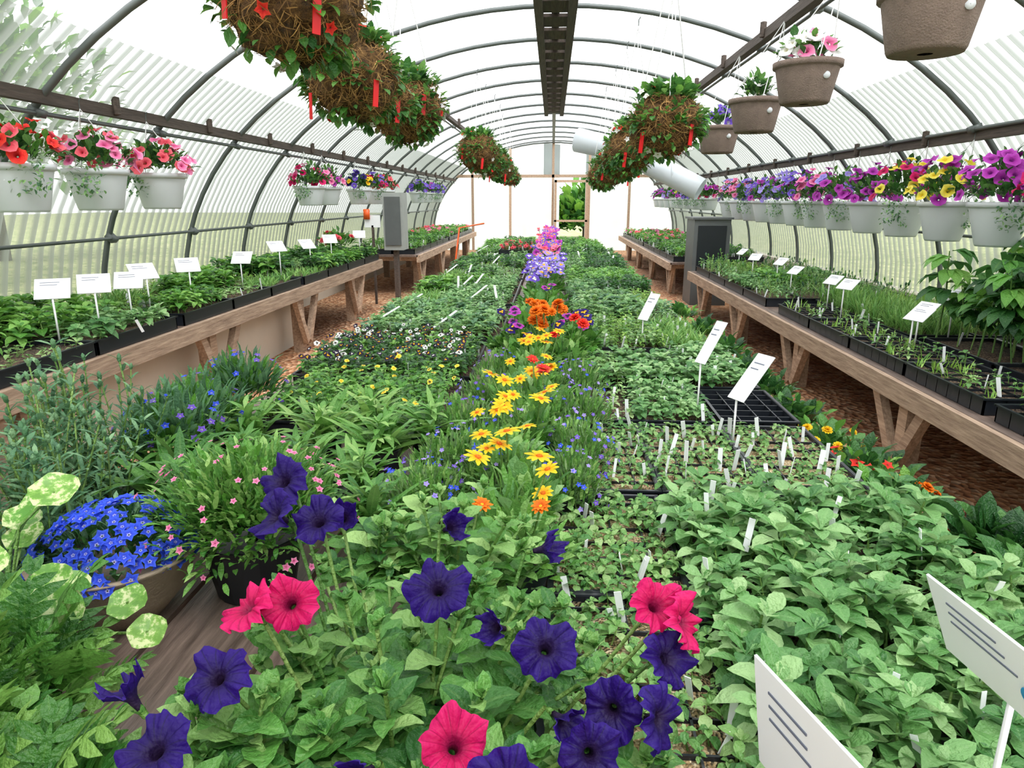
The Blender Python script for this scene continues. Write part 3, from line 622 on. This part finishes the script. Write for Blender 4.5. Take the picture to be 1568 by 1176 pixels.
# ================================================================ HANGING
def wires(x,y,z,r,ztop,xt=None):
    xt=x if xt is None else xt; ps=[]
    for k in range(3):
        a=.5+k*2.094; ps.append(tube([(x+r*math.cos(a),y+r*math.sin(a),z),(xt,y,ztop)],.0022,'white_wire',4))
    ps.append(tube([(xt,y,ztop),(xt,y,ztop+.03),(xt+.01,y,ztop+.045)],.003,'galv_metal',4)); return join(ps)
ml=[leaf(.045,.028,'petunia_leaf',4),leaf(.05,.03,'dark_leaf',4),leaf(.045,.03,'basil_leaf',4)]
fib=[leaf(.05,.002,'moss_fibre',4,'lin',.8,-1.2),leaf(.04,.003,'moss_fibre',3,'lin',.2,-1.5),leaf(.06,.002,'moss_fibre',4,'lin',1.2,-.5)]
def mossbasket(x,y,z,r,ztop,flm='petal_red'):
    n=24; m=16; th=np.linspace(0,2*math.pi,n,endpoint=False); ph=np.linspace(-1.5,1.35,m); ps=[]
    rr=r*(1+.07*rng.normal(size=(m,n)))
    V=np.stack([rr*np.cos(ph)[:,None]*np.cos(th),rr*np.cos(ph)[:,None]*np.sin(th),rr*.86*np.sin(ph)[:,None]],-1).reshape(-1,3)+np.array([x,y,z])
    ps.append(T(V,gf(m,n,True),'moss'))
    k=2600; d=norm(rng.normal(size=(k,3))); P=np.array([x,y,z])+d*np.array([1,1,.86])*r*U(.93,1.09,k)[:,None]
    ps.append(scatter(fib,P,basis_z(d),U(.6,1.3,k)))
    c_=norm(rng.normal(size=(30,3))); c_[:,2]=c_[:,2]*.8+.05; c_=norm(c_)
    for q in c_:
        k=16; d=norm(q+rng.normal(size=(k,3))*.17); P=np.array([x,y,z])+d*np.array([1,1,.85])*r*U(.98,1.16,k)[:,None]; dd=d+U(-.7,.7,d.shape); dd[:,2]-=.1
        ps.append(scatter(ml,P,basis_x(dd),U(.5,1.0,k)))
    wf=[five(.016,'petal_white'),five(.014,'petal_white'),five(.014,flm)]; d=norm(rng.normal(size=(9,3))); ps.append(scatter(wf,np.array([x,y,z])+d*r*1.15,basis_z(d),U(.8,1.3,9)))
    ps.append(mound((x,y,z+r*.68),r*.95,r*.42,240,ml,-.1,[five(.016,flm),five(.018,'petal_white'),five(.014,'petal_white')],8,upf=.5))
    for a in(-1.57+U(-.9,-.2),-1.57+U(.3,1.0)):
        px,py=x+math.cos(a)*r*1.1,y+math.sin(a)*r*1.1; zz=z+U(-.6,.2)*r
        ps.append(box((px,py,zz-.02),(.018,.003,.08),'red_tag',Rz(a+1.57)@Ry(.1)))
    ps.append(wires(x,y,z+r*.7,r*.8,ztop)); make('hanging_moss_basket',ps)
for (x,y,z,r) in((-.62,1.76,1.51,.16),(-.66,1.2,1.72,.13),(-.67,2.42,1.44,.14),(-.66,2.75,1.42,.11),(-.63,3.1,1.42,.145),(-.6,5.7,1.42,.15),(-.6,6.4,1.38,.13),(-.57,7.0,1.4,.12),(-.57,7.7,1.36,.13),(-.6,8.5,1.38,.12),(-.6,10,1.36,.12),
    (.46,3.05,1.35,.14),(.53,3.4,1.42,.12),(.46,4.2,1.34,.13),(.46,4.8,1.31,.13),(.46,5.6,1.28,.13),(.46,6.6,1.27,.13)):
    mossbasket(x,y,z,r,1.98)
pl=[leaf(.05,.028,'petunia_leaf',4),leaf(.05,.03,'dark_leaf',4),leaf(.045,.022,'basil_leaf',4)]
tr=[leaf(.022,.012,'bluegreen_leaf',3),leaf(.022,.012,'sage_leaf',3)]
def hangpot(name,x,y,z,r,m,cols,ztop,xt=None,trail=True,nf=24,R=1.15,H=.1,nl=230,psz=.031,hk=1.2,tp=.7):
    h=r*hk
    ps=[lathe([(.02,-h),(r*(tp-.04),-h),(r*tp,-h+.01),(r*.93,-.03),(r*.93,-.025),(r*1.02,-.022),(r*1.03,0),(r*.95,0),(r*.9,-.02),(.01,-.025)],m,26,(x,y,z))]
    if m=='white_plastic': ps.append(box((x+r*.2,y-r*.83,z-h*.3),(.02,.002,.02),'card_white'))
    else: ps.append(lathe([(.001,-.001),(.014,-.001),(.014,.001),(.001,.001)],'white_plastic',12)); ps[-1]=xf(ps[-1],Rx(math.pi/2),1,(x+r*.3,y-r*.84,z-h*.4))
    fl=[petunia(psz*U(.8,1.1),cm,12,False) for cm in cols for _ in range(2)]
    ps.append(mound((x,y,z+.02),r*R,H,nl,pl,-.05,fl,nf,upf=.5,fup=.4,umin=.3,fr=(.85,1.15)))
    if trail:
        a=U(-2.6,-.5); q=np.array([x+math.cos(a)*r*1.05,y+math.sin(a)*r*1.05,z+.01]); n=110; s=rng.random(n)
        P=q+np.column_stack([U(-.07,.07,n),U(-.03,.03,n),-s*h*.7]); ps.append(scatter(tr,P,basis_x(U(-1,1,(n,3))),1.0))
    ps.append(wires(x,y,z,r,ztop,xt)); make(name,ps)
LC=[['petal_red','petal_coral'],['petal_pink','petal_coral'],['petal_coral','petal_pink']]
for y,cc in zip((2.58,3.05,3.55),LC): hangpot('hanging_flower_pot',-2.02,y,1.18,.13,'white_plastic',cc,1.43,-2.05,nf=32,H=.14,R=1.25,hk=1.35)
for y,cc in((5.8,['petal_pink','petal_magenta']),(6.25,['petal_pink','petal_purple']),(7.3,['petal_violet','petal_gold','petal_indigo']),(7.9,['petal_magenta','petal_violet']),(8.4,['petal_coral']),(10.5,['petal_violet']),(11.3,['petal_purple','petal_violet']),(12.2,['petal_violet'])):
    hangpot('hanging_flower_pot',-2.02,y,1.16,.13,'white_plastic',cc,1.43,-2.05,H=.15,R=1.25,nf=28)
RC=[['petal_purple','petal_magenta'],['petal_purple'],['petal_yellow','petal_purple'],['petal_purple','petal_magenta','petal_yellow'],['petal_purple'],['petal_lilac','petal_purple'],['petal_pink','petal_purple'],['petal_violet','petal_purple'],['petal_lilac'],['petal_purple','petal_violet'],['petal_violet','petal_lilac'],['petal_pink'],['petal_lilac','petal_pink']]
for i,cc in enumerate(RC): hangpot('hanging_flower_pot',2.02,2.86+i*.44,1.04,.135,'white_plastic',cc,1.34,2.1,nf=36,H=.2,R=1.3,nl=280,psz=.035,hk=1.45,tp=.62)
for i in range(8): hangpot('hanging_flower_pot',2.0,9.2+i*.6,1.07,.125,'white_plastic',RC[(i*5)%13],1.34,2.1,H=.15)
for x,y,z,cc,R in((1.02,2.12,1.6,['petal_pink'],.7),(1.05,3.15,1.6,['petal_pink','petal_white'],.85),(1.04,3.85,1.55,['petal_white'],.6),(1.05,4.7,1.5,['petal_violet'],.7)):
    hangpot('hanging_pulp_pot',x,y,z,.135,'pulp_pot',cc,1.92,1.15,False,26 if y==3.15 else 8,R,.09,nl=130,tp=.74)
# ================================================================ SIGNS
def sign(x,y,zc,w,h,yaw,tilt,zb,name='price_sign_card',blue=False):
    R=Rz(yaw)@Rx(-tilt); C=np.array([x,y,zc]); ps=[box(C,(w,.003,h),'card_white',R)]
    for k in range(3 if blue else 2):
        wl=w*U(.35,.6); ps.append(box(C+R@np.array([-(w*.7-wl)/2,-.0022,h*(.3-.12*k)]),(wl,.001,h*.02),'card_ink',R))
    if blue:
        ps.append(xf(lathe([(.001,0),(w*.07,0.001),(w*.075,0)],'card_blue',18),R@Rx(math.pi/2),1,C+R@np.array([w*.25,-.003,-h*.1])))
    top=C+R@np.array([0,.005,-h*.1]); bot=C+R@np.array([0,.005,-h*.5]); ps.append(beam(tuple(bot),tuple(top),.006,.003,'white_wire')); ps.append(beam((bot[0],bot[1],zb),tuple(bot+np.array([0.0005,0,.004])),.006,.004,'white_wire'))
    make(name,ps)
for x,y in((-1.86,2.45),(-1.8,2.6),(-1.88,2.95),(-1.9,3.1),(-1.9,3.5),(-1.88,4.1),(-1.9,4.7),(-1.9,5.3),(-1.88,5.8),(-1.85,6.6)):
    sign(x,y,.72+U(-.02,.02),.115,.1,.6+U(-.5,.4),.85,ZL+.04)
for x,y in((1.55,2.95),(1.65,3.1),(1.6,3.8),(1.68,4.2),(1.66,4.8),(1.72,5.3),(1.7,5.9),(1.75,6.5),(1.9,3.3)):
    sign(x,y,.6+U(-.02,.02),.1,.08,-1.0+U(-.3,.3),.9,ZR+.04)
sign(.57,2.42,.56,.05,.17,-1.0,.6,ZB+.03); sign(.62,2.08,.52,.07,.17,-1.1,.7,ZB+.03); sign(.52,3.65,.5,.07,.16,-.9,.6,ZB+.03)
sign(.235,.515,.56,.15,.13,-1.26,-.15,ZB+.03,blue=True); sign(.47,.64,.585,.18,.11,-1.42,-.4,ZB+.03,blue=True)
# ================================================================ EQUIPMENT
make('control_cabinet',[bx(-1.72,-1.52,7.05,7.3,.55,1.12,'cabinet_light'),bx(-1.70,-1.54,7.035,7.05,.6,1.08,'cabinet_grey'),bx(-1.64,-1.6,7.1,7.2,0,.55,'beam_wood'),bx(-1.9,-1.74,7.0,7.02,.78,.9,'card_white'),bx(-1.9,-1.84,6.98,7.0,.86,.96,'pvc_orange'),bx(-1.83,-1.81,7.0,7.03,0,.8,'beam_wood')])
make('heater_cabinet',[bx(1.42,1.78,7.1,7.5,0,.86,'cabinet_grey'),bx(1.4,1.8,7.08,7.52,.86,.88,'cabinet_grey'),bx(1.46,1.74,7.09,7.1,.35,.8,'black_plastic')])
p=np.array([(.3,9.4,1.80),(.7,9.25,1.70),(1.1,9.1,1.54),(1.45,8.95,1.36),(1.8,8.8,1.17)])
make('ventilation_duct',[tube(p,[.15,.14,.14,.14,.14],'duct_white',20)]+[tube([p[i]-[.01,0,0],p[i]+[.01,0,0]],.155,'duct_white',20) for i in range(1,4)])
make('irrigation_stand',[tube([(-1.3,9,.0),(-1.2,9,.7),(-.9,9.2,.75)],.012,'pvc_orange',6)])
tl=[leaf(.35,.2,'basil_leaf',3),leaf(.35,.2,'lime_leaf',3),leaf(.3,.2,'dark_leaf',3)]
for x,y,z,r in((-9,4,2.6,2.2),(-8,7.5,2.4,2.0),(-10,12,2.6,2.4),(9.5,5,2.6,2.2),(10,11,2.6,2.4)):
    make('garden_tree',[tube([(x,y,-.02),(x+.1,y,z)],[.18,.1],'beam_wood',8),mound((x,y,z),r,r*.8,1600,tl,-.8,umin=.3)])
for x in(-2.5,-.8,.9,2.6): make('garden_shrub',[mound((x,20,.3),1.1,1.2,1200,tl,-.1,umin=.3),tube([(x,20,-.02),(x,20,.8)],.05,'beam_wood',6)])
print('FACES',COUNT[0])
# ================================================================ LIGHT, CAMERA
w=bpy.data.worlds.new('World'); bpy.context.scene.world=w; w.use_nodes=True
bg=w.node_tree.nodes['Background']; bg.inputs[0].default_value=(.98,.99,1,1); bg.inputs[1].default_value=2.75
sd=bpy.data.lights.new('sun','SUN'); sd.energy=3.2; sd.angle=.5; so=bpy.data.objects.new('sun',sd); bpy.context.scene.collection.objects.link(so); so.rotation_euler=(math.radians(28),math.radians(14),0)
cam=bpy.data.cameras.new('camera'); co=bpy.data.objects.new('camera',cam); bpy.context.scene.collection.objects.link(co)
cam.lens=24; cam.sensor_width=36; cam.clip_start=.02; co.location=(0,0,1.05*S)
co.rotation_euler=(math.radians(90-15.1),0,math.radians(3.3)); bpy.context.scene.camera=co
bpy.context.scene.view_settings.view_transform='Standard'
